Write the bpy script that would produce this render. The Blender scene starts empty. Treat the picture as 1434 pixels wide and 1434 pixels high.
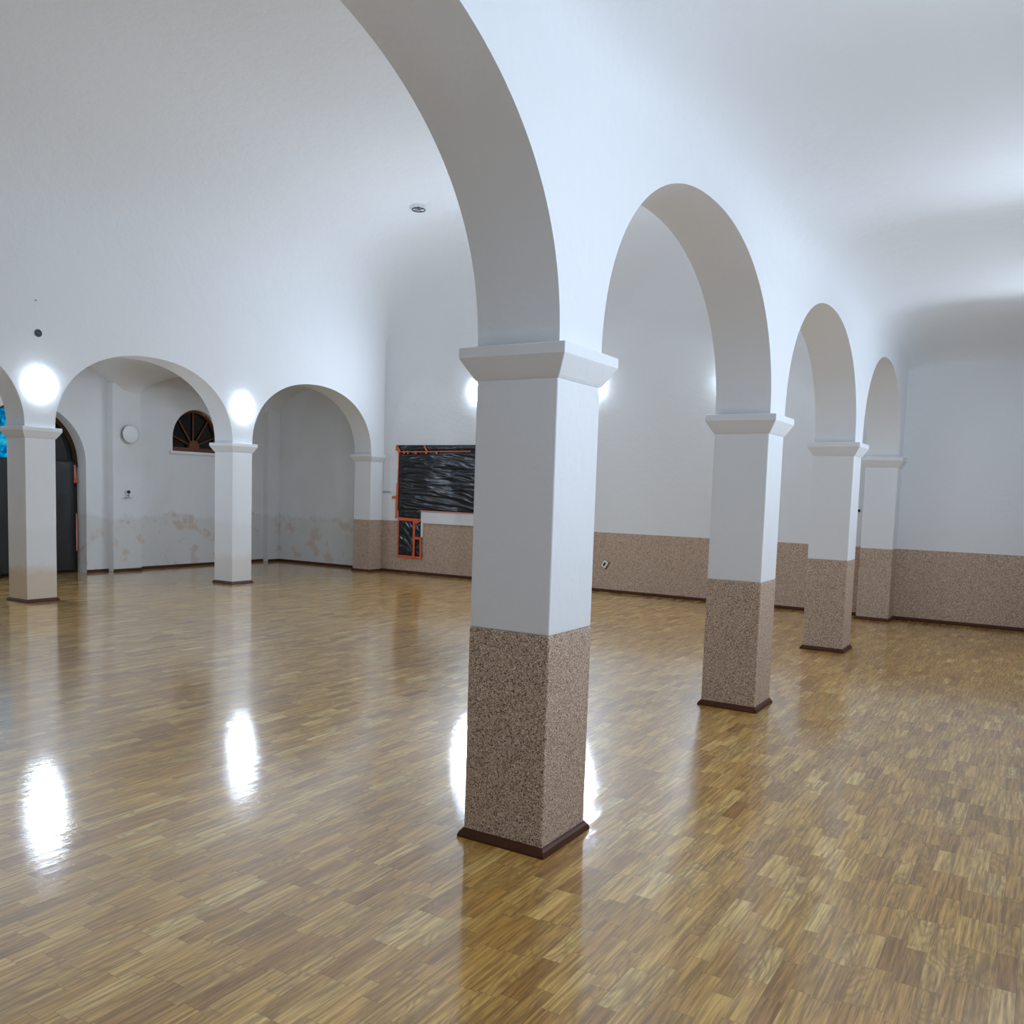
import bpy, bmesh, math, random
from mathutils import Vector, Matrix, noise
from mathutils.geometry import tessellate_polygon
random.seed(7)
SC = bpy.context.scene
COL = SC.collection

# ------------------------------------------------------------------ layout (metres, camera stands at X=0 Y=0)
PXR, PW, PD = -1.816, 0.413, 0.402          # right arcade: aisle face, pier width, pier depth
PXL = PXR - PW
PY = [0.060, 3.292, 6.523, 9.755, 12.812]   # front faces of its piers
QXR, QW, QD = -11.017, 0.413, 0.396         # left arcade
QXL = QXR - QW
QY = [2.966, 6.238, 9.510, 12.800]
ZD, ZC, ZA, OV, ZB = 0.983, 2.086, 2.228, 0.060, 0.042
YE = 13.160                                  # end wall
YF = -3.300                                  # wall behind the camera
XL = -13.950                                 # left aisle outer wall
XPIL = -13.800                               # its pilaster faces
XR = 0.700                                   # right aisle outer wall
CROWN = 3.336

# ------------------------------------------------------------------ materials
def new_mat(name):
    m = bpy.data.materials.new(name); m.use_nodes = True
    nt = m.node_tree; nt.nodes.clear()
    out = nt.nodes.new('ShaderNodeOutputMaterial')
    b = nt.nodes.new('ShaderNodeBsdfPrincipled')
    nt.links.new(b.outputs['BSDF'], out.inputs['Surface'])
    return m, nt, b
def nd(nt, t, **kw):
    n = nt.nodes.new(t)
    for k, v in kw.items(): setattr(n, k, v)
    return n
def lk(nt, a, b): nt.links.new(a, b)
def math_(nt, op, a, b=None, c=None, clamp=False):
    n = nd(nt, 'ShaderNodeMath', operation=op); n.use_clamp = clamp
    for i, v in enumerate((a, b, c)):
        if v is None: continue
        if isinstance(v, (int, float)): n.inputs[i].default_value = v
        else: lk(nt, v, n.inputs[i])
    return n.outputs[0]
def mix_(nt, fac, a, b, blend='MIX'):
    n = nd(nt, 'ShaderNodeMix', data_type='RGBA', blend_type=blend)
    if isinstance(fac, (int, float)): n.inputs[0].default_value = fac
    else: lk(nt, fac, n.inputs[0])
    for s, v in ((6, a), (7, b)):
        if isinstance(v, tuple): n.inputs[s].default_value = (*v, 1) if len(v) == 3 else v
        else: lk(nt, v, n.inputs[s])
    return n.outputs[2]
def ramp_(nt, fac, stops, interp='LINEAR'):
    n = nd(nt, 'ShaderNodeValToRGB'); n.color_ramp.interpolation = interp
    el = n.color_ramp.elements
    while len(el) < len(stops): el.new(0.5)
    for e, (p, c) in zip(el, stops):
        e.position = p; e.color = (*c, 1) if len(c) == 3 else c
    lk(nt, fac, n.inputs[0]); return n.outputs[0]
def noise_(nt, vec, scale, detail=3, rough=0.5):
    n = nd(nt, 'ShaderNodeTexNoise'); n.inputs['Scale'].default_value = scale
    n.inputs['Detail'].default_value = detail; n.inputs['Roughness'].default_value = rough
    lk(nt, vec, n.inputs['Vector']); return n.outputs['Fac']
def pos_(nt):
    g = nd(nt, 'ShaderNodeNewGeometry'); s = nd(nt, 'ShaderNodeSeparateXYZ')
    lk(nt, g.outputs['Position'], s.inputs[0]); return g.outputs['Position'], s.outputs
def bump_(nt, b, h, strength, dist):
    n = nd(nt, 'ShaderNodeBump'); n.inputs['Strength'].default_value = strength
    n.inputs['Distance'].default_value = dist
    lk(nt, h, n.inputs['Height']); lk(nt, n.outputs['Normal'], b.inputs['Normal'])

WHITE = (0.80, 0.805, 0.815)
def speckle(nt, P):
    """grainy stone plaster: warm buff ground with dark, rust and pale grains"""
    v = nd(nt, 'ShaderNodeTexVoronoi'); v.inputs['Scale'].default_value = 240
    lk(nt, P, v.inputs['Vector'])
    sep = nd(nt, 'ShaderNodeSeparateColor'); lk(nt, v.outputs['Color'], sep.inputs[0])
    c = ramp_(nt, sep.outputs[0], [(0.0, (0.04, 0.028, 0.02)), (0.16, (0.33, 0.215, 0.15)),
                                   (0.32, (0.53, 0.375, 0.27)), (0.62, (0.64, 0.475, 0.355)),
                                   (0.86, (0.84, 0.72, 0.60))], 'CONSTANT')
    big = noise_(nt, P, 5, 4, 0.6)
    c = mix_(nt, math_(nt, 'MULTIPLY', big, 0.22), c, (0.46, 0.28, 0.20))
    return c, v.outputs['Distance']
def mat_plaster(name, dado=None, stain=0, bumpy=1.0, white=WHITE):
    m, nt, b = new_mat(name)
    P, S = pos_(nt)
    n1 = noise_(nt, P, 1.3, 5, 0.6)
    col = mix_(nt, math_(nt, 'MULTIPLY', n1, 0.25), white, tuple(c*0.93 for c in white))
    rough = 0.75
    if stain:
        wob = noise_(nt, P, 2.6, 6, 0.65)
        zz = math_(nt, 'ADD', S[2], math_(nt, 'MULTIPLY', math_(nt, 'SUBTRACT', wob, 0.5), 0.55))
        gray = math_(nt, 'SUBTRACT', 1.0, math_(nt, 'SMOOTHSTEP', zz, 0.86, 0.93) if False else math_(nt, 'MULTIPLY_ADD', zz, 12, -11.0, clamp=True))
        col = mix_(nt, math_(nt, 'MULTIPLY', gray, 0.24 * stain), col, (0.58, 0.56, 0.50))
        if stain > 1:
            n3 = noise_(nt, P, 3.4, 3, 0.5)
            band = math_(nt, 'MULTIPLY', math_(nt, 'MULTIPLY_ADD', n3, 14, -8.0, clamp=True), gray)
            col = mix_(nt, math_(nt, 'MULTIPLY', band, 0.55), col, (0.62, 0.44, 0.32))
            n4 = noise_(nt, P, 7, 5, 0.7)
            dk = math_(nt, 'MULTIPLY', math_(nt, 'MULTIPLY_ADD', n4, 9, -5.0, clamp=True), math_(nt, 'MULTIPLY_ADD', math_(nt, 'ABSOLUTE', math_(nt, 'SUBTRACT', zz, 0.86)), -7, 1.0, clamp=True))
            col = mix_(nt, math_(nt, 'MULTIPLY', dk, 0.5), col, (0.34, 0.31, 0.27))
            n5 = noise_(nt, P, 1.1, 2, 0.4)
            col = mix_(nt, math_(nt, 'MULTIPLY', math_(nt, 'MULTIPLY_ADD', n5, 8, -4.0, clamp=True), 0.22), col, (0.62, 0.62, 0.56))
        else:
            z2 = math_(nt, 'ADD', S[2], math_(nt, 'MULTIPLY', math_(nt, 'SUBTRACT', noise_(nt, P, 6, 5, 0.6), 0.5), 0.25))
            tan = math_(nt, 'SUBTRACT', 1.0, math_(nt, 'MULTIPLY_ADD', z2, 8, -2.9, clamp=True))
            if name.endswith('tan'):
                col = mix_(nt, math_(nt, 'MULTIPLY', tan, 0.75), col, (0.66, 0.52, 0.36))
            else:
                col = mix_(nt, math_(nt, 'MULTIPLY', tan, 0.35), col, (0.62, 0.50, 0.38))
    if dado:
        sc, sd = speckle(nt, P)
        f = math_(nt, 'LESS_THAN', S[2], dado)
        col = mix_(nt, f, col, sc)
    lk(nt, col, b.inputs['Base Color'])
    b.inputs['Roughness'].default_value = rough
    b.inputs['Specular IOR Level'].default_value = 0.3
    n2 = noise_(nt, P, 22, 4, 0.6)
    h = math_(nt, 'ADD', math_(nt, 'MULTIPLY', n1, 3.0), math_(nt, 'MULTIPLY', n2, 0.25))
    bump_(nt, b, h, 0.25 * bumpy, 0.02)
    return m
M = {}
M['plaster'] = mat_plaster('white_painted_plaster')
M['plaster_dado'] = mat_plaster('white_plaster_over_stone_grain_dado', dado=ZD)
M['plaster_old'] = mat_plaster('damp_stained_plaster', stain=1.6)
M['pier_tan'] = mat_plaster('white_plaster_scuffed_tan', stain=0.6)
M['pier_scuff'] = mat_plaster('white_plaster_scuffed_foot', stain=0.6)
M['ceiling'] = mat_plaster('ceiling_plaster', bumpy=1.6)

def mat_grain():
    m, nt, b = new_mat('stone_grain_plaster')
    P, S = pos_(nt); c, d = speckle(nt, P)
    lk(nt, c, b.inputs['Base Color']); b.inputs['Roughness'].default_value = 0.6
    bump_(nt, b, d, 0.6, 0.004)
    return m
M['grain'] = mat_grain()

def mat_floor():
    m, nt, b = new_mat('varnished_oak_parquet')
    P, S = pos_(nt)
    W, L = 0.0702, 0.268
    r = math_(nt, 'DIVIDE', math_(nt, 'ADD', S[0], 20.0), W)
    row = math_(nt, 'FLOOR', r)
    wn = nd(nt, 'ShaderNodeTexWhiteNoise', noise_dimensions='1D'); lk(nt, row, wn.inputs['W'])
    # strips glued in boards of three rows; blocks shifted row by row
    c = math_(nt, 'ADD', math_(nt, 'DIVIDE', math_(nt, 'ADD', S[1], 10.0), L), math_(nt, 'MULTIPLY', wn.outputs['Value'], 7.0))
    blk = math_(nt, 'FLOOR', c)
    cmb = nd(nt, 'ShaderNodeCombineXYZ'); lk(nt, row, cmb.inputs[0]); lk(nt, blk, cmb.inputs[1])
    w2 = nd(nt, 'ShaderNodeTexWhiteNoise', noise_dimensions='2D'); lk(nt, cmb.outputs[0], w2.inputs['Vector'])
    sep = nd(nt, 'ShaderNodeSeparateColor'); lk(nt, w2.outputs['Color'], sep.inputs[0])
    base = ramp_(nt, sep.outputs[0], [(0.0, (0.40, 0.18, 0.034)), (0.12, (0.54, 0.275, 0.058)), (0.35, (0.62, 0.335, 0.075)),
                                      (0.65, (0.68, 0.388, 0.090)), (0.88, (0.75, 0.456, 0.125)), (1.0, (0.86, 0.59, 0.21))])
    base = mix_(nt, math_(nt, 'MULTIPLY', sep.outputs[1], 0.20), base, (0.42, 0.30, 0.12))
    # grain: stretched noise, shifted per block
    off = nd(nt, 'ShaderNodeCombineXYZ')
    lk(nt, math_(nt, 'MULTIPLY', S[0], 1.0), off.inputs[0])
    lk(nt, math_(nt, 'MULTIPLY_ADD', sep.outputs[2], 40.0, math_(nt, 'MULTIPLY', S[1], 0.05)), off.inputs[1])
    lk(nt, math_(nt, 'MULTIPLY', sep.outputs[0], 30.0), off.inputs[2])
    g1 = noise_(nt, off.outputs[0], 75, 6, 0.65)
    off2 = nd(nt, 'ShaderNodeCombineXYZ')
    lk(nt, S[0], off2.inputs[0]); lk(nt, math_(nt, 'MULTIPLY_ADD', sep.outputs[1], 30.0, math_(nt, 'MULTIPLY', S[1], 0.28)), off2.inputs[1])
    lk(nt, math_(nt, 'MULTIPLY', sep.outputs[2], 20.0), off2.inputs[2])
    wv = noise_(nt, off2.outputs[0], 9, 2, 0.4)
    rings = math_(nt, 'ABSOLUTE', math_(nt, 'SINE', math_(nt, 'MULTIPLY', wv, 38.0)))
    ringm = math_(nt, 'MULTIPLY', math_(nt, 'SUBTRACT', 1.0, rings), math_(nt, 'GREATER_THAN', sep.outputs[1], 0.66))
    c1 = mix_(nt, math_(nt, 'MULTIPLY_ADD', g1, 4.4, -1.72, clamp=True), (0.46, 0.41, 0.34), (1.14, 1.14, 1.16), 'MIX')
    base = mix_(nt, 1.0, base, c1, 'MULTIPLY')
    base = mix_(nt, math_(nt, 'MULTIPLY', ringm, 0.5), base, (0.20, 0.09, 0.02))
    big = noise_(nt, P, 0.8, 3, 0.5)
    base = mix_(nt, math_(nt, 'MULTIPLY', big, 0.25), base, (0.42, 0.25, 0.06))
    # joints
    fr = math_(nt, 'FRACT', r); fc = math_(nt, 'FRACT', c)
    j1 = math_(nt, 'LESS_THAN', math_(nt, 'MULTIPLY', math_(nt, 'MINIMUM', fr, math_(nt, 'SUBTRACT', 1.0, fr)), W), 0.0007)
    j2 = math_(nt, 'LESS_THAN', math_(nt, 'MULTIPLY', math_(nt, 'MINIMUM', fc, math_(nt, 'SUBTRACT', 1.0, fc)), L), 0.0010)
    j = math_(nt, 'MAXIMUM', j1, j2)
    base = mix_(nt, math_(nt, 'MULTIPLY', j, 0.55), base, (0.05, 0.025, 0.01))
    lk(nt, base, b.inputs['Base Color'])
    b.inputs['Roughness'].default_value = 0.35
    b.inputs['Specular IOR Level'].default_value = 0.25
    b.inputs['IOR'].default_value = FLOOR_IOR
    b.inputs['Coat Weight'].default_value = 1.0
    b.inputs['Coat Roughness'].default_value = 0.035
    b.inputs['Coat IOR'].default_value = 1.58
    # faint orange peel of the varnish
    pk = noise_(nt, P, 130, 3, 0.6); pk2 = noise_(nt, P, 9, 3, 0.5)
    h = math_(nt, 'ADD', math_(nt, 'MULTIPLY', pk, 0.14), math_(nt, 'ADD', math_(nt, 'MULTIPLY', pk2, 0.22), math_(nt, 'MULTIPLY', g1, 0.08)))
    cup = math_(nt, 'MULTIPLY', math_(nt, 'POWER', math_(nt, 'SUBTRACT', fr, 0.5), 2.0), 0.00050)
    tilt = math_(nt, 'MULTIPLY', math_(nt, 'MULTIPLY', math_(nt, 'SUBTRACT', sep.outputs[2], 0.5), fr), 0.0007)
    h = math_(nt, 'ADD', math_(nt, 'MULTIPLY', h, 0.0019), math_(nt, 'ADD', cup, tilt))
    n = nd(nt, 'ShaderNodeBump'); n.inputs['Strength'].default_value = 1.0; n.inputs['Distance'].default_value = 1.0
    lk(nt, h, n.inputs['Height']); lk(nt, n.outputs['Normal'], b.inputs['Normal']); lk(nt, n.outputs['Normal'], b.inputs['Coat Normal'])
    return m
FLOOR_IOR = 1.5
M['floor'] = mat_floor()

def mat_simple(name, col, rough=0.5, metal=0, nscale=0, namt=0.2, coat=0):
    m, nt, b = new_mat(name)
    P, S = pos_(nt)
    f = noise_(nt, P, nscale or 12, 3, 0.5)
    dark = tuple(c * (1 - namt) for c in col)
    lk(nt, mix_(nt, f, col, dark), b.inputs['Base Color'])
    b.inputs['Roughness'].default_value = rough; b.inputs['Metallic'].default_value = metal
    b.inputs['Coat Weight'].default_value = coat
    if 'wood' in name: b.inputs['Specular IOR Level'].default_value = 0.25
    return m
M['base_wood'] = mat_simple('dark_varnished_wood', (0.095, 0.030, 0.010), 0.4, nscale=40, namt=0.5)
M['plastic'] = mat_simple('black_plastic_film', (0.012, 0.013, 0.016), 0.27, namt=0.3)
M['plastic_dull'] = mat_simple('dull_black_film', (0.008, 0.008, 0.010), 0.5, namt=0.3)
M['tape'] = mat_simple('orange_masking_tape', (0.78, 0.13, 0.035), 0.6, nscale=60)
M['tape_pink'] = mat_simple('faded_red_tape', (0.72, 0.27, 0.22), 0.6, nscale=60)
M['white_gloss'] = mat_simple('white_lacquer', (0.80, 0.81, 0.83), 0.4, namt=0.05)
M['cream'] = mat_simple('cream_plastic', (0.80, 0.78, 0.68), 0.35, namt=0.05)
M['black'] = mat_simple('black_plastic', (0.02, 0.02, 0.022), 0.4)
M['grey_metal'] = mat_simple('grey_metal', (0.22, 0.22, 0.23), 0.4, metal=0.8)
M['win_wood'] = mat_simple('brown_window_wood', (0.20, 0.062, 0.022), 0.45, nscale=30, namt=0.4)
M['door_wood'] = mat_simple('dark_door_wood', (0.06, 0.03, 0.016), 0.5, nscale=20, namt=0.4)
M['night_glass'] = mat_simple('dark_night_glass', (0.006, 0.006, 0.007), 0.08, namt=0.1)
M['grey_switch'] = mat_simple('grey_switch_plastic', (0.42, 0.43, 0.45), 0.5, namt=0.2)
def mat_emit(name, col, s):
    m = bpy.data.materials.new(name); m.use_nodes = True; nt = m.node_tree; nt.nodes.clear()
    o = nd(nt, 'ShaderNodeOutputMaterial'); e = nd(nt, 'ShaderNodeEmission')
    e.inputs[0].default_value = (*col, 1); e.inputs[1].default_value = s
    lk(nt, e.outputs[0], o.inputs[0]); return m
LC = (0.67, 0.82, 1.0)
M['lamp_aisle_added'] = mat_emit('added_lamp_glow_aisle', LC, 116)  # glow of the added, unseen lamps on the right outer wall
M['lamp'] = mat_emit('lit_lamp_glass', LC, 72)
M['lamp_side_added'] = mat_emit('added_lamp_glow_left_aisle', LC, 240)  # glow of the lamp added out of view in the left aisle
M['lamp_end'] = mat_emit('lit_lamp_glass_end_wall', LC, 350)
def mat_blue():
    m = bpy.data.materials.new('blue_lit_pane'); m.use_nodes = True; nt = m.node_tree; nt.nodes.clear()
    o = nd(nt, 'ShaderNodeOutputMaterial'); e = nd(nt, 'ShaderNodeEmission')
    P, S = pos_(nt)
    c = ramp_(nt, noise_(nt, P, 7, 4, 0.6), [(0.35, (0.0, 0.03, 0.12)), (0.5, (0.0, 0.18, 0.42)), (0.65, (0.03, 0.55, 0.75))])
    lk(nt, c, e.inputs[0]); e.inputs[1].default_value = 0.9
    lk(nt, e.outputs[0], o.inputs[0]); return m
M['blue_pane'] = mat_blue()

# ------------------------------------------------------------------ mesh helpers
def mesh_obj(name, verts, faces, mat, parent=None, smooth=False, loc=None):
    me = bpy.data.meshes.new(name); me.from_pydata([tuple(v) for v in verts], [], faces); me.update()
    if isinstance(mat, (list, tuple)):
        for m in mat: me.materials.append(m)
    else: me.materials.append(mat)
    if smooth:
        for p in me.polygons: p.use_smooth = True
    o = bpy.data.objects.new(name, me); COL.objects.link(o)
    if parent: o.parent = parent
    if loc: o.location = loc
    return o
class MB:
    def __init__(s): s.v = []; s.f = []
    def add(s, vs, fs):
        n = len(s.v); s.v += [Vector(v) for v in vs]; s.f += [tuple(i + n for i in f) for f in fs]; return s
    def box(s, a, b):
        x0, y0, z0 = a; x1, y1, z1 = b
        return s.add([(x0,y0,z0),(x1,y0,z0),(x1,y1,z0),(x0,y1,z0),(x0,y0,z1),(x1,y0,z1),(x1,y1,z1),(x0,y1,z1)],
                     [(0,3,2,1),(4,5,6,7),(0,1,5,4),(1,2,6,5),(2,3,7,6),(3,0,4,7)])
    def rings(s, rings):          # stack of (x0,x1,y0,y1,z) rectangles, closed
        n0 = len(s.v)
        for x0, x1, y0, y1, z in rings:
            s.v += [Vector(q) for q in ((x0,y0,z),(x1,y0,z),(x1,y1,z),(x0,y1,z))]
        s.f.append(tuple(n0 + i for i in (3,2,1,0)))
        for k in range(len(rings) - 1):
            a = n0 + 4 * k
            for i in range(4): s.f.append((a+i, a+(i+1)%4, a+4+(i+1)%4, a+4+i))
        e = n0 + 4 * (len(rings) - 1); s.f.append((e, e+1, e+2, e+3)); return s
    def lathe(s, prof, n=40, axis='X'):   # prof: (dist along axis, radius)
        n0 = len(s.v)
        for d, r in prof:
            for k in range(n):
                a = 2 * math.pi * k / n; c, q = r * math.cos(a), r * math.sin(a)
                s.v.append(Vector((d, c, q)) if axis == 'X' else Vector((c, q, d)))
        for j in range(len(prof) - 1):
            for k in range(n):
                a = n0 + j*n + k; b = n0 + j*n + (k+1) % n
                s.f.append((a, b, b + n, a + n))
        s.f.append(tuple(n0 + k for k in reversed(range(n))))
        s.f.append(tuple(n0 + (len(prof)-1)*n + k for k in range(n))); return s
    def tube(s, p, q, r, n=10):
        p, q = Vector(p), Vector(q); d = (q - p).normalized()
        u = d.orthogonal().normalized(); w = d.cross(u); n0 = len(s.v)
        for e in (p, q):
            for k in range(n):
                a = 2*math.pi*k/n; s.v.append(e + u*r*math.cos(a) + w*r*math.sin(a))
        for k in range(n): s.f.append((n0+k, n0+(k+1)%n, n0+n+(k+1)%n, n0+n+k))
        s.f.append(tuple(n0+k for k in reversed(range(n)))); s.f.append(tuple(n0+n+k for k in range(n))); return s
    def build(s, name, mat, parent=None, smooth=False, bevel=0, loc=None):
        o = mesh_obj(name, s.v, s.f, mat, parent, smooth, loc)
        bm = bmesh.new(); bm.from_mesh(o.data); bmesh.ops.recalc_face_normals(bm, faces=bm.faces[:]); bm.to_mesh(o.data); bm.free()
        if bevel:
            md = o.modifiers.new('bevel', 'BEVEL'); md.width = bevel; md.segments = 2; md.limit_method = 'ANGLE'
        return o
def struct(o): o['kind'] = 'structure'; return o
def tag(o, label, cat, group=None):
    o['label'] = label; o['category'] = cat
    if group: o['group'] = group
    return o
def thing(name, label, cat, loc=(0,0,0), rz=0, group=None):
    o = bpy.data.objects.new(name, None); COL.objects.link(o); o.empty_display_size = 0.1
    o.location = loc; o.rotation_euler = (0, 0, rz); return tag(o, label, cat, group)
def copy_thing(src, loc, rz, label):
    r = src.copy(); COL.objects.link(r); r.location = loc; r.rotation_euler = (0, 0, rz); r['label'] = label
    for ch in list(src.children):
        c = ch.copy(); COL.objects.link(c); c.parent = r
    return r

# ------------------------------------------------------------------ floor
mb = MB(); mb.box((XL - 0.5, YF - 0.05, -0.12), (XR + 0.05, YE + 0.05, 0.0))
struct(mb.build('floor', M['floor']))

# ------------------------------------------------------------------ arcade walls
def arch_z(y, y0, y1):
    c = 0.5*(y0+y1); a = 0.5*(y1-y0); t = min(1.0, abs(y-c)/a)
    return ZA + (CROWN-ZA) * max(0.0, 1 - t**2.15)**(1/2.15)
def arcade(name, x0, x1, fronts, depth, ztop):
    """solid wall carried by the piers, arched between them"""
    prof = [(YF, None)]
    segs = []
    edges = []
    for f in fronts: edges.append((f, min(f + depth, YE)))
    ys = [(YF, ZA)] if fronts[0] - depth > YF else []
    spans = []
    prev = YF - 1.0 if True else None
    # first partial arch springs from behind the wall
    first = (fronts[0] - 2.83, fronts[0])
    spans.append(first)
    for a, b in zip(edges[:-1], edges[1:]): spans.append((a[1], b[0]))
    pts = []
    for i, (a, b) in enumerate(spans):
        N = 72; c = 0.5*(a+b); h = 0.5*(b-a)
        for k in range(N+1):
            th = math.pi * k / N
            cy = -math.cos(th); t = math.copysign(abs(cy)**(2/2.15), cy)
            y = c + h*t; z = ZA + (CROWN-ZA)*abs(math.sin(th))**(2/2.15)
            if y < YF: continue
            pts.append((y, z))
    pts.append((YE, ZA))
    if pts[0][0] > YF + 1e-4: pts.insert(0, (YF, ZA))
    v = []; f = []; n = len(pts)
    for x in (x0, x1):                    # faces of the wall
        b = len(v)
        for y, z in pts: v += [(x, y, z), (x, y, ztop)]
        for i in range(n-1):
            q = (b+2*i, b+2*i+2, b+2*i+3, b+2*i+1)
            f.append(q if x == x1 else q[::-1])
    b = len(v)                            # soffit, own vertices so the arris stays sharp
    for y, z in pts: v += [(x0, y, z), (x1, y, z)]
    nf = len(f)
    for i in range(n-1): f.append((b+2*i, b+2*i+2, b+2*i+3, b+2*i+1))
    v += [(x0, YF, ztop), (x1, YF, ztop), (x1, YE, ztop), (x0, YE, ztop)]
    f.append((len(v)-4, len(v)-3, len(v)-2, len(v)-1))
    o = mesh_obj(name, v, f, M['plaster'])
    for p in o.data.polygons[nf:nf+n-1]: p.use_smooth = True
    return struct(o)
arcade('wall_arcade_right', PXL, PXR, PY, PD, 4.30)
arcade('wall_arcade_left', QXL, QXR, QY, QD, 4.30)

# ------------------------------------------------------------------ pillars
def pillar(label, x0, x1, y0, y1, dado, shaft_mat, embed=False, group=None):
    cx, cy = 0.5*(x0+x1), 0.5*(y0+y1)
    t = thing('pillar', label, 'pillar', (cx, cy, 0), 0, group)
    hx, hy = (x1-x0)/2, (y1-y0)/2
    def R(o, z, o2=None): return (-hx-o, hx+o, -hy-o, hy+(0 if embed else o), z)
    zb = ZD if dado else 0.0
    MB().rings([R(0, zb), R(0, ZC + 0.002)]).build('shaft', shaft_mat, t, bevel=0.006)
    if dado:
        MB().rings([R(0.0025, 0.0), R(0.0025, ZD)]).build('dado', M['grain'], t, bevel=0.007)
    zab = ZC + 0.66*(ZA-ZC)
    MB().rings([R(0.0005, ZC), R(0.012, ZC+0.014), R(0.034, ZC+0.050), R(OV-0.002, zab-0.002), R(OV, zab+0.002), R(OV, ZA-0.002), R(OV-0.004, ZA)]).build('capital', M['plaster'], t, bevel=0.003)
    MB().rings([R(0.024, 0.0), R(0.024, 0.010), R(0.017, 0.026), R(0.008, ZB-0.006), R(0.004, ZB)]).build('base_moulding', M['base_wood'], t)
    return t
gR, gL = 'pillars of the right arcade', 'pillars of the left arcade'
pl = ['square white pillar with stone-grain dado beside the camera, out of frame to the left',
      'nearest large square white pillar with speckled stone-grain dado, in the middle of the picture',
      'second white pillar with speckled dado along the right arcade, behind the nearest one',
      'third free white pillar with speckled dado along the right arcade, before the end wall',
      'half pillar with speckled dado engaged in the end wall at the right arcade']
for i, y in enumerate(PY):
    pillar(pl[i], PXL, PXR, y, YE - 0.002 if i == 4 else y + PD, True, M['plaster'], i == 4, gR)
ql = ['white pillar of the left arcade nearest the camera, out of frame to the left',
      'white left arcade pillar at the left picture edge, foot stained tan, round lamp above it',
      'white left arcade pillar between the two full arches, dark grime at its foot',
      'half pillar with brown dado engaged in the end wall at the left arcade']
for i, y in enumerate(QY):
    pillar(ql[i], QXL, QXR, y, YE - 0.002 if i == 3 else y + QD, i == 3, [M['plaster'], M['pier_tan'], M['pier_scuff'], M['plaster']][i], i == 3, gL)

# ------------------------------------------------------------------ outer walls
def wall_poly(name, outer, holes, place, mat, depth_vec):
    """flat wall with openings; outer/holes are 2D loops, place() maps them to 3D; reveals go back by depth_vec"""
    loops = [outer] + holes
    tess = tessellate_polygon([[Vector((a, b, 0)) for a, b in lp] for lp in loops])
    v = [place(a, b) for lp in loops for a, b in lp]
    f = [tuple(t) for t in tess]
    d = Vector(depth_vec); n0 = len(outer)
    for h in holes:
        b = len(v)
        for a, c in h:
            p = Vector(place(a, c)); v += [tuple(p), tuple(p + d)]
        m = len(h)
        for k in range(m):
            q = (k+1) % m; f.append((b+2*k, b+2*q, b+2*q+1, b+2*k+1))
        n0 += m
    return struct(mesh_obj(name, v, f, mat))
# left outer wall: door opening and lunette window
DC, DR, DS = 7.99, 0.94, 1.85             # door centre, radius, springing
door_loop = [(DC - DR, 0.0)] + [(DC - DR*math.cos(math.pi*k/32), DS + DR*math.sin(math.pi*k/32)) for k in range(33)] + [(DC + DR, 0.0)]
WC, WR, WB, WS, WT = 11.19, 0.545, 2.165, 2.40, 2.955
def lun(r, zb, zt, n=28): return [(WC - r, zb)] + [(WC - r*math.cos(math.pi*k/n), WS + (zt-WS)*math.sin(math.pi*k/n)) for k in range(n+1)] + [(WC + r, zb)]
win_loop = lun(WR, WB, WT)
# the outline dips round the door foot so the opening reaches the floor
outer = [(YF, 0), (DC-DR, 0), *door_loop[1:-1], (DC+DR, 0), (YE, 0), (YE, 4.3), (YF, 4.3)]
def plL(a, b): return (XL, a, b)
tess_outer = outer
wl = wall_poly('wall_left', tess_outer, [win_loop], plL, M['plaster_old'], (-0.26, 0, 0))
mb = MB(); n = len(door_loop)              # door reveal
vv = []; ff = []
for a, b in door_loop: vv += [(XL, a, b), (XL-0.27, a, b)]
for k in range(n-1): ff.append((2*k, 2*k+2, 2*k+3, 2*k+1))
o = mesh_obj('trim_1', vv, ff, M['plaster_old'], smooth=False); struct(o)
for p in o.data.polygons[1:-1]: p.use_smooth = True
for i, (a, b) in enumerate(((2.80, 3.35), (6.05, 6.62), (9.33, 9.88), (12.85, YE))):
    mb = MB(); mb.box((XL-0.02, a, 0), (XPIL, b, 3.25)); struct(mb.build('trim_%d' % (i+2), M['plaster_old'], bevel=0.008))
# right outer wall and the wall behind the camera
MB().box((XR, YF, 0), (XR+0.2, YE, 4.3)).build('wall_right', M['plaster_dado'])['kind'] = 'structure'
MB().box((XL-0.4, YF-0.2, 0), (XR+0.2, YF, 6.6)).build('wall_front', M['plaster_dado'])['kind'] = 'structure'
MB().box((QXL, YE, 0), (XR+0.2, YE+0.25, 6.6)).build('wall_back', M['plaster_dado'])['kind'] = 'structure'
MB().box((XL-0.4, YE, 0), (QXL, YE+0.25, 4.4)).build('wall_back_left', M['plaster_old'])['kind'] = 'structure'

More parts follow.
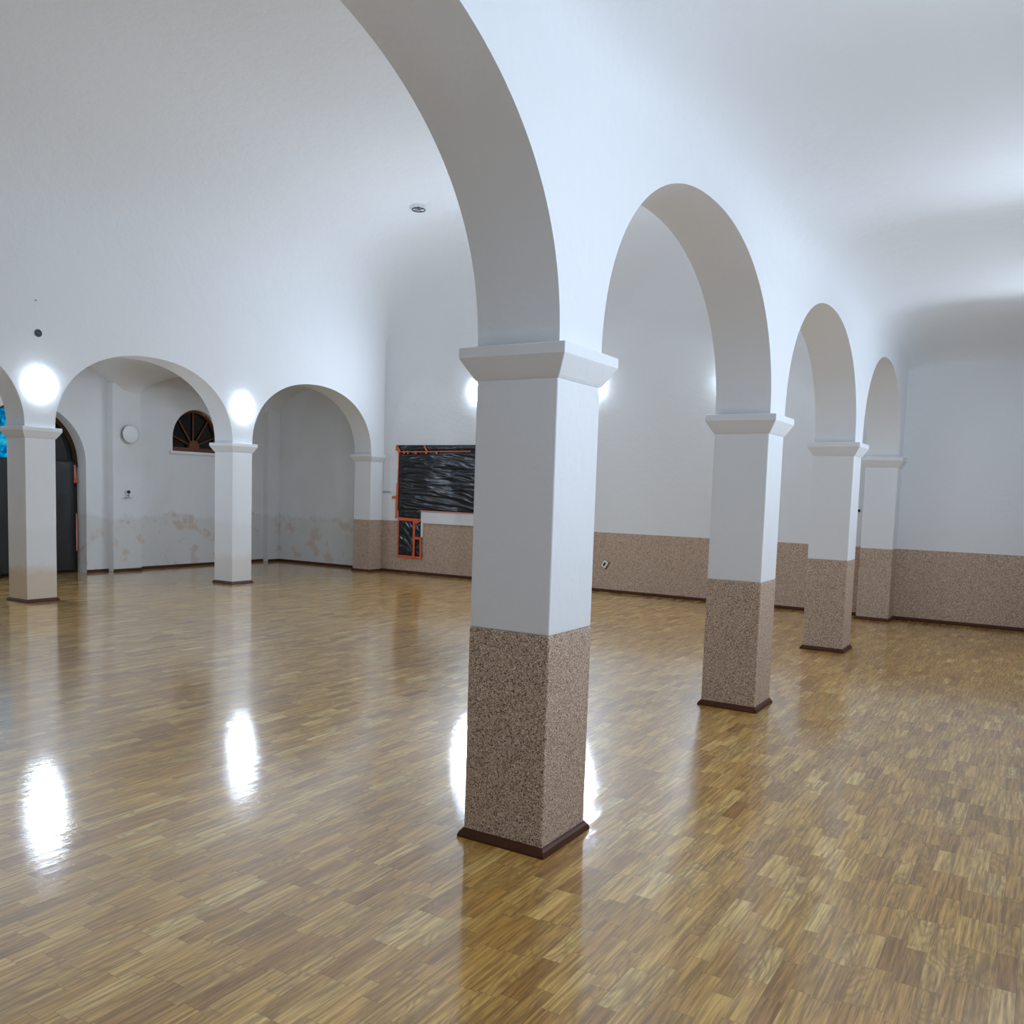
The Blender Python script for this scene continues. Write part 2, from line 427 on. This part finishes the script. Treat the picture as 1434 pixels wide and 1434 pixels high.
# baseboards
def board(name, a, b, n):
    a, b = Vector(a), Vector(b); n = Vector(n); mb = MB()
    pr = [(0, 0), (0.016, 0), (0.016, 0.030), (0.006, 0.048), (0, 0.048)]
    for e in (a, b):
        for d, z in pr: mb.v.append(e + n*d + Vector((0, 0, z)))
    k = len(pr)
    for i in range(k): mb.f.append((i, (i+1) % k, k+(i+1) % k, k+i))
    mb.f += [tuple(range(k)), tuple(range(k, 2*k))]
    struct(mb.build(name, M['base_wood']))
board('baseboard_back', (QXR, YE, 0), (PXL, YE, 0), (0, -1, 0))
board('baseboard_back_right', (PXR, YE, 0), (XR, YE, 0), (0, -1, 0))
board('baseboard_back_left', (XPIL, YE, 0), (QXL, YE, 0), (0, -1, 0))
board('baseboard_right', (XR, YF, 0), (XR, YE, 0), (-1, 0, 0))
for k, (a, b) in enumerate(((YF, 2.80), (3.35, 6.05), (6.62, DC-DR), (DC+DR, 9.33), (9.88, 12.85))):
    board('baseboard_left_%d' % (k+1), (XL, a, 0), (XL, b, 0), (1, 0, 0))
for k, (a, b) in enumerate(((2.80, 3.35), (6.05, 6.62), (9.33, 9.88), (12.85, YE))):
    board('baseboard_left_%d' % (k+6), (XPIL, a, 0), (XPIL, b, 0), (1, 0, 0))

# ------------------------------------------------------------------ ceilings
def sup(t, n): return max(0.0, 1 - min(1.0, abs(t))**n)**(1/n)
def ulist(n, N): return [math.copysign(abs(math.cos(math.pi*k/N))**(2/n), -math.cos(math.pi*k/N)) for k in range(N+1)]
def surf(name, xs, ys, fn, mat='ceiling'):
    v = [(x, y, fn(x, y)) for y in ys for x in xs]; w = len(xs)
    f = [(j*w+i, (j+1)*w+i, (j+1)*w+i+1, j*w+i+1) for j in range(len(ys)-1) for i in range(w-1)]
    return struct(mesh_obj(name, v, f, M[mat], smooth=True))
# nave: high coved ceiling
nx0, nx1 = QXR, PXL; nc, nh = 0.5*(nx0+nx1), 0.5*(nx1-nx0)
def edge(y, w, n):                       # cove towards both end walls
    t = min(y - YF, YE - y)
    return 1.0 if t >= w else sup(1 - t/w, n)
def ylist(w, n, N=26, M_=60):
    e = [w*(1 - abs(math.cos(0.5*math.pi*k/N))**(2/n)) for k in range(N+1)]
    mid = [YF + w + (YE-YF-2*w)*k/M_ for k in range(1, M_)]
    return [YF + t for t in e] + mid + [YE - t for t in reversed(e)]
surf('ceiling', [nc + nh*u for u in ulist(3.5, 80)], ylist(1.5, 2.6),
     lambda x, y: 4.2 + 2.0*sup((x-nc)/nh, 3.5)*edge(y, 1.5, 2.6))
# right aisle: low plaster vault swelling in every bay
ac, ah = 0.5*(PXR+XR), 0.5*(XR-PXR)
def fa(x, y):
    ph = (y - (PY[1] + PD/2)) / 3.2315
    A = 0.32 + 0.14*math.sin(math.pi*ph)**2
    return 3.42 + A*sup((x-ac)/ah, 3.0)*edge(y, 0.9, 2.2)
surf('ceiling.001', [ac + ah*u for u in ulist(3.0, 60)], ylist(0.9, 2.2, 20, 160), fa)
# left aisle: groin vault between the piers
lc, lh = 0.5*(XL+QXL), 0.5*(QXL-XL)
cents = [QY[i] + QD/2 for i in range(4)]; cents = [cents[0]-6.544, cents[0]-3.272] + cents
def fl(x, y):
    v = 1.0
    for a, b in zip(cents[:-1], cents[1:]):
        if a <= y <= b: v = (y - 0.5*(a+b)) / (0.5*(b-a))
    a_, b_ = sup((x-lc)/lh, 2.3), sup(v, 2.3)
    k = 14.0; m_ = math.log(math.exp(k*a_) + math.exp(k*b_)) / k
    return 2.55 + 1.02*m_
surf('ceiling.002', [lc + lh*u for u in ulist(2.3, 50)], [YF + (YE-YF)*k/330 for k in range(331)], fl)

# ------------------------------------------------------------------ lamps
def lamp_proto(label, r, mat, group):
    t = thing('wall_lamp', label, 'lamp', (0,0,0), 0, group)
    MB().lathe([(0.0, r*0.93), (0.012, r*0.95), (0.018, r*0.90)]).build('back_plate', M['white_gloss'], t)
    pr = [(0.018 + 0.024*math.sin(a), r*math.cos(a)**0.6 if a < 1.5 else r*0.05) for a in [0.0, .15, .35, .6, .85, 1.1, 1.3, 1.45, 1.55]]
    MB().lathe(pr).build('diffuser', mat, t, smooth=True)
    return t
gl = 'lit round lamps above the pillars of the left arcade'
q = lamp_proto('lit round white lamp above the left arcade pillar at the left picture edge', 0.178, M['lamp'], gl)
q.location = (QXR, QY[1]+QD/2, 2.765)
copy_thing(q, (QXR, QY[2]+QD/2, 2.785), 0, 'lit round white lamp above the second left arcade pillar, between two arches')
copy_thing(q, (QXR, QY[0]+QD/2, 2.77), 0, 'lit round white lamp on the left arcade wall, out of frame to the left')
ends = [(-8.86, 'lit round lamp on the end wall, peeping out left of the nearest pillar'),
        (-6.60, 'lit round end wall lamp peeping out right of the nearest pillar, below its capital'),
        (-4.25, 'lit round lamp on the end wall, hidden behind the arch foot of the second pillar')]
for x, lb in ends:
    c = copy_thing(q, (x, YE, 3.36), -math.pi/2, lb); c['group'] = 'lit round lamps on the end wall'
    c.scale = (0.8, 0.8, 0.8)
    d = [k for k in c.children if k.name.startswith('diffuser')][0]
    d.data = d.data.copy(); d.data.materials[0] = M['lamp_end']
for i in (1, 2):  # unseen lamps, added to light the nave and the left arcade
    c = copy_thing(q, (PXL, PY[i]+PD/2, 2.77), math.pi, 'added unseen lit lamp on the hidden side of the right arcade, above ' + ['the out-of-frame pillar', 'its nearest pillar', 'its second pillar', 'its third pillar'][i])
ra = lamp_proto('added unseen lit lamp on the right outer wall facing the nearest pillar', 0.178, M['lamp_aisle_added'], 'added unseen lamps on the right outer wall')  # unseen lamps, added to light the pillar faces and aisle ceiling
ra.location = (XR, PY[1]+PD/2, 2.50); ra.rotation_euler = (0, 0, math.pi)
for i, w in ((0, 'facing the pillar beside the camera'), (2, 'facing the second pillar'), (3, 'facing the third pillar')):
    copy_thing(ra, (XR, PY[i]+PD/2, 2.50), math.pi, 'added unseen lit lamp on the right outer wall ' + w)
for y, lb in ((6.33, 'added unseen lit lamp on the left aisle pilaster before the arched doorway, out of frame'),):  # added out of frame to brighten the left aisle
    c = copy_thing(q, (XPIL, y, 2.39), 0, lb); del c['group']
    d = [k for k in c.children if k.name.startswith('diffuser')][0]
    d.data = d.data.copy(); d.data.materials[0] = M['lamp_side_added']
# unlit plafond on the left aisle pilaster
t = thing('wall_lamp', 'unlit round white wall lamp on the left aisle pilaster, beside the half-round window', 'lamp', (XPIL, 9.64, 2.39))
MB().lathe([(0.0, 0.145), (0.035, 0.15), (0.045, 0.16)]).build('back_plate', M['grey_metal'], t, smooth=False)
MB().lathe([(0.045, 0.158), (0.055, 0.150), (0.062, 0.12), (0.066, 0.05), (0.067, 0.01)]).build('diffuser', M['white_gloss'], t, smooth=True)

# ------------------------------------------------------------------ left aisle wall: door, lunette window, small fixture
XD = XL - 0.25
# fanlight over the door
fan = struct(bpy.data.objects.new('window_1', None)); COL.objects.link(fan); fan.location = (XD, DC, DS)
def halfring(r0, r1, x0, x1, n=28):
    mb = MB()
    for k in range(n+1):
        a = math.pi*k/n; c, s = -math.cos(a), math.sin(a)
        mb.v += [Vector((x0, r0*c, r0*s)), Vector((x0, r1*c, r1*s)), Vector((x1, r1*c, r1*s)), Vector((x1, r0*c, r0*s))]
    for k in range(n):
        a = 4*k
        for i in range(4): mb.f.append((a+i, a+(i+1) % 4, a+4+(i+1) % 4, a+4+i))
    mb.f += [(0,1,2,3), (4*n, 4*n+3, 4*n+2, 4*n+1)]
    return mb
halfring(DR-0.07, DR+0.0, -0.04, 0.01).build('window_frame', M['door_wood'], fan)
MB().box((-0.04, -DR, -0.06), (0.015, DR, 0.02)).build('transom', M['door_wood'], fan)
MB().box((-0.03, -0.22, 0.02), (0.005, -0.18, DR-0.06)).build('glazing_bar', M['door_wood'], fan)
MB().box((-0.03, 0.18, 0.02), (0.005, 0.22, DR-0.06)).build('glazing_bar', M['door_wood'], fan)
def sector(y0, y1, x, r):
    n = 20; vs = [(x, y0, 0.0), (x, y1, 0.0)]
    vs += [(x, y1 + (y0-y1)*k/n, math.sqrt(max(0, r*r - (y1+(y0-y1)*k/n)**2))) for k in range(n+1)]
    m = len(vs); vs2 = [(a-0.006, b, c) for a, b, c in vs]
    return MB().add(vs + vs2, [tuple(range(m)), tuple(range(2*m-1, m-1, -1))] + [(i, (i+1) % m, m+(i+1) % m, m+i) for i in range(m)])
sector(-DR+0.05, -0.18, -0.015, DR-0.03).build('pane', M['blue_pane'], fan)
sector(-0.22, 0.22, -0.015, DR-0.03).build('pane', M['blue_pane'], fan)
sector(0.20, DR-0.05, -0.015, DR-0.03).build('pane', M['night_glass'], fan)
dr = MB(); dr.box((XD-0.06, DC-DR, 0.0), (XD-0.01, DC-0.01, DS-0.06)); dr.box((XD-0.06, DC+0.01, 0.0), (XD-0.01, DC+DR, DS-0.06))
for s in (-1, 1):
    for z0, z1 in ((0.15, 0.85), (0.98, 1.68)):
        ya, yb = sorted((DC + s*0.14, DC + s*(DR-0.14))); dr.box((XD-0.02, ya, z0), (XD-0.004, yb, z1))
struct(dr.build('door_1', M['door_wood'], bevel=0.004))
struct(MB().box((XL-0.6, DC-DR-0.1, 0), (XL-0.4, DC+DR+0.1, 3.0)).build('wall_porch', M['plastic_dull']))

def wrinkled(name, w, h, amp, fn, mat, parent, nx=110, nz=90):
    """a film stretched in local XZ from (0,0) to (w,h), folds towards -Y, with a back so it has thickness"""
    v = []; f = []
    for j in range(nz+1):
        for i in range(nx+1):
            x, z = w*i/nx, h*j/nz
            e = min(1.0, min(i, nx-i)/4, min(j, nz-j)/4)
            v.append((x, -0.008 - amp*e*max(0.0, fn(x, z)), z))
    W = nx+1
    for j in range(nz):
        for i in range(nx): f.append((j*W+i, j*W+i+1, (j+1)*W+i+1, (j+1)*W+i))
    o = mesh_obj(name, v, f, mat, parent, smooth=True)
    md = o.modifiers.new('thickness', 'SOLIDIFY'); md.thickness = 0.002; md.offset = 1
    return o
def folds(sx, sz, seed, curve=0.0):
    def g(x, z):
        n1 = noise.noise(Vector((x*sx, (z + curve*x*x)*sz, seed)))
        n2 = noise.noise(Vector((x*sx*2.3+5, (z + curve*x*x)*sz*2.1, seed+9)))
        return (1-abs(n1)*2)*0.7 + (1-abs(n2)*2)*0.35
    return g
# black sheet over the left door (hangs in the reveal)
t = thing('plastic_sheet', 'matt black plastic sheet taped over the arched left aisle doorway', 'plastic sheet', (XD+0.035, DC-DR+0.03, 0.02), math.pi/2)
wrinkled('sheet', 2*DR-0.09, DS+0.02, 0.012, folds(3, 1.2, 3.0), M['plastic_dull'], t, 60, 50)
def tape(p, q, w, parent, mat, y=-0.012):
    """thin strip in local XZ from p to q"""
    p, q = Vector(p), Vector(q); d = (q-p).normalized(); nrm = Vector((-d.y, d.x)) * w/2
    mb = MB(); N = 8; vs = []
    for k in range(N+1):
        c = p + (q-p)*k/N; s = 1 + 0.25*noise.noise(Vector((c.x*9, c.y*9, w*50)))
        for yy in (y, y-0.003):
            a, b = c - nrm*s, c + nrm*s
            vs += [(a.x, yy, a.y), (b.x, yy, b.y)]
    fs = []
    for k in range(N):
        a = 4*k
        for i, j in ((0,1),(1,3),(3,2),(2,0)): fs.append((a+i, a+j, a+4+j, a+4+i))
    fs += [(0,1,3,2), (4*N, 4*N+1, 4*N+3, 4*N+2)]
    return mb.add(vs, fs).build('tape', mat, parent)
tape((2*DR-0.085, 0.35), (2*DR-0.085, 0.98), 0.028, t, M['tape_pink'], -0.022)
tape((2*DR-0.10, 1.50), (2*DR-0.09, 1.58), 0.07, t, M['tape'], -0.024)
tape((2*DR-0.10, 1.58), (2*DR-0.11, 1.80), 0.035, t, M['tape_pink'], -0.020)
# lunette window
w2 = struct(bpy.data.objects.new('window_2', None)); COL.objects.link(w2); w2.location = (XL-0.12, WC, WB)
n = 28
def lunring(t_, x0, x1):
    A = lun(WR, WB, WT); B = lun(WR-t_, WB+0.0, WT-t_); mb = MB(); m = len(A)
    for (a, b), (c, d) in zip(A, B):
        mb.v += [Vector((x0, a-WC, b-WB)), Vector((x1, a-WC, b-WB)), Vector((x1, c-WC, d-WB)), Vector((x0, c-WC, d-WB))]
    for k in range(m-1):
        a = 4*k
        for i in range(4): mb.f.append((a+i, a+(i+1) % 4, a+4+(i+1) % 4, a+4+i))
    mb.f += [(0,1,2,3), (4*m-4, 4*m-1, 4*m-2, 4*m-3)]
    return mb
lunring(0.045, -0.03, 0.03).build('window_frame', M['win_wood'], w2)
MB().box((-0.03, -WR+0.01, 0.0), (0.035, WR-0.01, 0.075)).build('bottom_rail', M['win_wood'], w2)
hub = MB(); hub.lathe([(-0.02, 0.12), (0.04, 0.12), (0.045, 0.10)], 24); hb = hub.build('hub', M['win_wood'], w2); hb.location = (0, 0.0, 0.10)
for deg in (22, 56, 90, 124, 158):
    a = math.radians(deg); L = 0.50 if deg in (22, 158) else (0.60 if deg != 90 else 0.68)
    MB().tube((0.0, 0.10*math.cos(a), 0.10+0.10*math.sin(a)), (0.0, L*math.cos(a), 0.10+L*math.sin(a)), 0.016, 8).build('glazing_bar', M['win_wood'], w2)
A = lun(WR-0.02, WB, WT-0.02); m = len(A)
MB().add([(-0.025, a-WC, b-WB) for a, b in A] + [(-0.031, a-WC, b-WB) for a, b in A],
         [tuple(range(m)), tuple(range(2*m-1, m-1, -1))] + [(i, (i+1) % m, m+(i+1) % m, m+i) for i in range(m)]).build('pane', M['night_glass'], w2)
MB().box((-0.12, -WR-0.075, -0.055), (0.165, WR+0.075, -0.002)).build('window_sill', M['white_gloss'], w2, bevel=0.006)
# small fixture under the unlit lamp
t = thing('wall_hook', 'small wall fixture with black knob over a white saucer, on left aisle pilaster', 'hook', (XPIL, 9.60, 1.30))
MB().lathe([(-0.020, 0.010), (-0.014, 0.045), (0.0, 0.060), (0.006, 0.060), (0.004, 0.020)], 24, 'Z').build('saucer', M['white_gloss'], t, smooth=True).location = (0.062, 0, 0)
MB().lathe([(-0.028, 0.008), (-0.018, 0.024), (0.0, 0.030), (0.018, 0.024), (0.028, 0.008)], 16, 'Z').build('knob', M['black'], t, smooth=True).location = (0.045, 0, 0.090)
MB().tube((0.0, 0, 0.03), (0.05, 0, 0.03), 0.006).tube((0.045, 0, -0.01), (0.045, 0, 0.07), 0.006).build('bracket', M['grey_metal'], t)

# junction box and screw hole on the left arcade wall
t = thing('junction_box', 'small round dark open junction box high on the left arcade wall above the lamp', 'junction box', (QXR, 6.425, 3.40))
MB().lathe([(0.0, 0.050), (0.006, 0.050), (0.006, 0.040)], 24).build('rim', M['grey_metal'], t)
MB().lathe([(0.006, 0.041), (0.009, 0.041), (0.0095, 0.01)], 24).build('socket', M['black'], t)
MB().tube((0.010, -0.025, 0.01), (0.014, 0.02, -0.012), 0.004).build('wire', M['grey_metal'], t)
tag(MB().lathe([(0.0, 0.010), (0.004, 0.010), (0.005, 0.004)], 12).build('screw', M['grey_metal'], loc=(QXR, 6.40, 3.80)), 'tiny dark screw in the white wall above the round junction box', 'screw')

# ceiling ring
HX, HY = HOOKXY = (-9.05, 11.56)
hz = 4.2 + 2.0*sup((HX-nc)/nh, 3.5)*edge(HY, 1.5, 2.6)
t = thing('ceiling_mount', 'small dark ring mount with short stem on the high nave ceiling', 'ceiling mount', (HX, HY, hz))
mb = MB(); R_, r_ = 0.105, 0.009; K, J = 32, 8
for k in range(K):
    a = 2*math.pi*k/K
    for j in range(J):
        b = 2*math.pi*j/J; mb.v.append(Vector(((R_+r_*math.cos(b))*math.cos(a), (R_+r_*math.cos(b))*math.sin(a), -0.045+r_*math.sin(b))))
for k in range(K):
    for j in range(J): mb.f.append((k*J+j, ((k+1) % K)*J+j, ((k+1) % K)*J+(j+1) % J, k*J+(j+1) % J))
mb.build('ring', M['black'], t, smooth=True)
MB().tube((0, 0, 0.03), (0, 0, -0.05), 0.012).build('stem', M['grey_metal'], t)
MB().tube((-R_, 0, -0.045), (R_, 0, -0.045), 0.006).tube((0, -R_, -0.045), (0, R_, -0.045), 0.006).build('cross_bar', M['grey_metal'], t)

# ------------------------------------------------------------------ end wall: masked serving hatch and door
HX0, HX1 = -10.64, -7.60
t = thing('plastic_sheet', 'wrinkled glossy black plastic film masking the wide serving hatch in the end wall', 'plastic sheet', (HX0, YE, 0))
sh = wrinkled('sheet', HX1-HX0, 2.33-1.185, 0.020, folds(1.3, 8.5, 1.0, 0.05), M['plastic'], t, 150, 110); sh.location = (0, 0, 1.185)
s2 = wrinkled('sheet_corner', 0.53, 0.17, 0.012, folds(4, 4, 5.0), M['plastic'], t, 30, 16); s2.location = (0.02, 0, 1.04)
s3 = wrinkled('top_flap', HX1-HX0+0.06, 0.10, 0.016, folds(2.2, 6, 8.0), M['plastic'], t, 120, 10); s3.location = (-0.06, -0.012, 2.315)
W_ = HX1-HX0
tape((-0.03, 2.395), (0.05, 2.29), 0.055, t, M['tape'], -0.045)
tape((0.0, 2.285), (W_*0.55, 2.305), 0.018, t, M['tape'], -0.044)
for x in (0.14, 0.23, 0.42, 0.66, 0.90): tape((x, 2.30), (x+0.03, 2.255), 0.04, t, M['tape'], -0.050)
tape((0.63, 2.40), (0.70, 2.30), 0.03, t, M['tape'], -0.050)
tape((0.01, 2.28), (0.0, 1.70), 0.018, t, M['tape'], -0.020)
tape((0.0, 1.70), (-0.02, 1.03), 0.050, t, M['tape'], -0.024)
tape((-0.13, 1.425), (0.0, 1.43), 0.055, t, M['tape'], -0.027)
tape((0.57, 1.195), (W_, 1.185), 0.022, t, M['tape_pink'], -0.052)
t = thing('plastic_sheet', 'narrow black plastic film with orange tape over the low door below the hatch', 'plastic sheet', (-10.60, YE, 0.31))
wrinkled('sheet', 0.535, 0.70, 0.020, folds(3.5, 4.5, 12.0, 1.5), M['plastic'], t, 50, 60)
tape((0.0, 0.715), (0.53, 0.705), 0.055, t, M['tape'], -0.034)
tape((0.385, 0.70), (0.385, 0.02), 0.050, t, M['tape'], -0.036)
tape((0.54, 0.36), (0.545, 0.0), 0.042, t, M['tape'], -0.032)
tape((-0.01, 0.01), (0.56, 0.0), 0.045, t, M['tape'], -0.034)
tape((0.37, 0.375), (0.555, 0.365), 0.045, t, M['tape'], -0.040)
tape((0.42, 0.65), (0.52, 0.70), 0.045, t, M['tape'], -0.040)
tape((0.0, 0.70), (0.0, 0.0), 0.020, t, M['tape'], -0.030)
t = thing('hatch_counter', 'white counter front below the masked serving hatch on the end wall', 'counter', (-10.05, YE, 0))
MB().box((0.03, -0.035, 0.965), (2.45, -0.001, 1.175)).build('fascia', M['white_gloss'], t, bevel=0.004)
MB().box((-0.010, -0.035, 0.70), (0.028, -0.001, 1.175)).build('side_board', M['white_gloss'], t, bevel=0.004)
# switches
t = thing('light_switch', 'small grey row of light switches on the end wall left of the masked hatch', 'switch', (-10.93, YE, 1.525))
MB().box((-0.13, -0.010, -0.030), (0.13, 0.01, 0.030)).build('plate', M['white_gloss'], t, bevel=0.003)
for k in range(5): MB().box((-0.115+0.048*k, -0.016, -0.020), (-0.080+0.048*k, -0.005, 0.018)).build('rocker', M['grey_switch'], t, bevel=0.002)
# crooked socket
t = thing('wall_socket', 'crooked cream wall socket on the speckled end wall dado', 'socket', (-6.25, YE, 0.46))
t.rotation_euler = (0, math.radians(30), 0)
MB().box((-0.058, -0.008, -0.070), (0.058, 0.01, 0.066)).build('back_box', M['black'], t)
MB().box((-0.046, -0.028, -0.060), (0.046, -0.006, 0.060)).build('plate', M['cream'], t, bevel=0.004)
MB().box((-0.016, -0.032, -0.030), (0.016, -0.026, 0.030)).build('insert', M['black'], t)
# hook and red mark near the right arcade foot of the end wall
tag(MB().lathe([(0.0, 0.022), (0.02, 0.018), (0.03, 0.006)], 16).build('wall_hook', M['black'], loc=(-2.34, YE, 1.49)), 'tiny dark knob on the end wall just left of the right half pillar', 'hook')
bpy.data.objects['wall_hook.001'].rotation_euler = (0, 0, -math.pi/2)
tag(MB().box((-0.02, -0.006, -0.06), (0.012, 0.002, 0.06)).build('tape_scrap', M['tape'], loc=(-2.36, YE, 0.40), bevel=0.001), 'scrap of red tape low on the end wall between the third pillar and half pillar', 'tape')

# ------------------------------------------------------------------ world, camera, view
w = bpy.data.worlds.new('world'); SC.world = w; w.use_nodes = True
w.node_tree.nodes['Background'].inputs[0].default_value = (0.5, 0.6, 0.8, 1); w.node_tree.nodes['Background'].inputs[1].default_value = 0.02
cam = bpy.data.objects.new('camera', bpy.data.cameras.new('camera')); COL.objects.link(cam)
yaw, pit, rol = map(math.radians, (31.465, -4.762, 1.809))
f = Vector((-math.sin(yaw)*math.cos(pit), math.cos(yaw)*math.cos(pit), math.sin(pit)))
rt = Vector((math.cos(yaw), math.sin(yaw), 0)); up = rt.cross(f)
r2 = rt*math.cos(rol) + up*math.sin(rol); u2 = -rt*math.sin(rol) + up*math.cos(rol)
mw = Matrix((r2, u2, -f)).transposed().to_4x4(); mw.translation = (0, 0, 1.6); cam.matrix_world = mw
cam.data.sensor_width = 36; cam.data.lens = 1230.828/1434*36; cam.data.shift_y = (791.48-717)/1434
cam.data.clip_start = 0.05; cam.data.clip_end = 100
SC.camera = cam
SC.view_settings.view_transform = 'Standard'; SC.view_settings.look = 'None'; SC.view_settings.gamma = 1
SC.view_settings.exposure = 0.16
SC.view_settings.use_curve_mapping = False
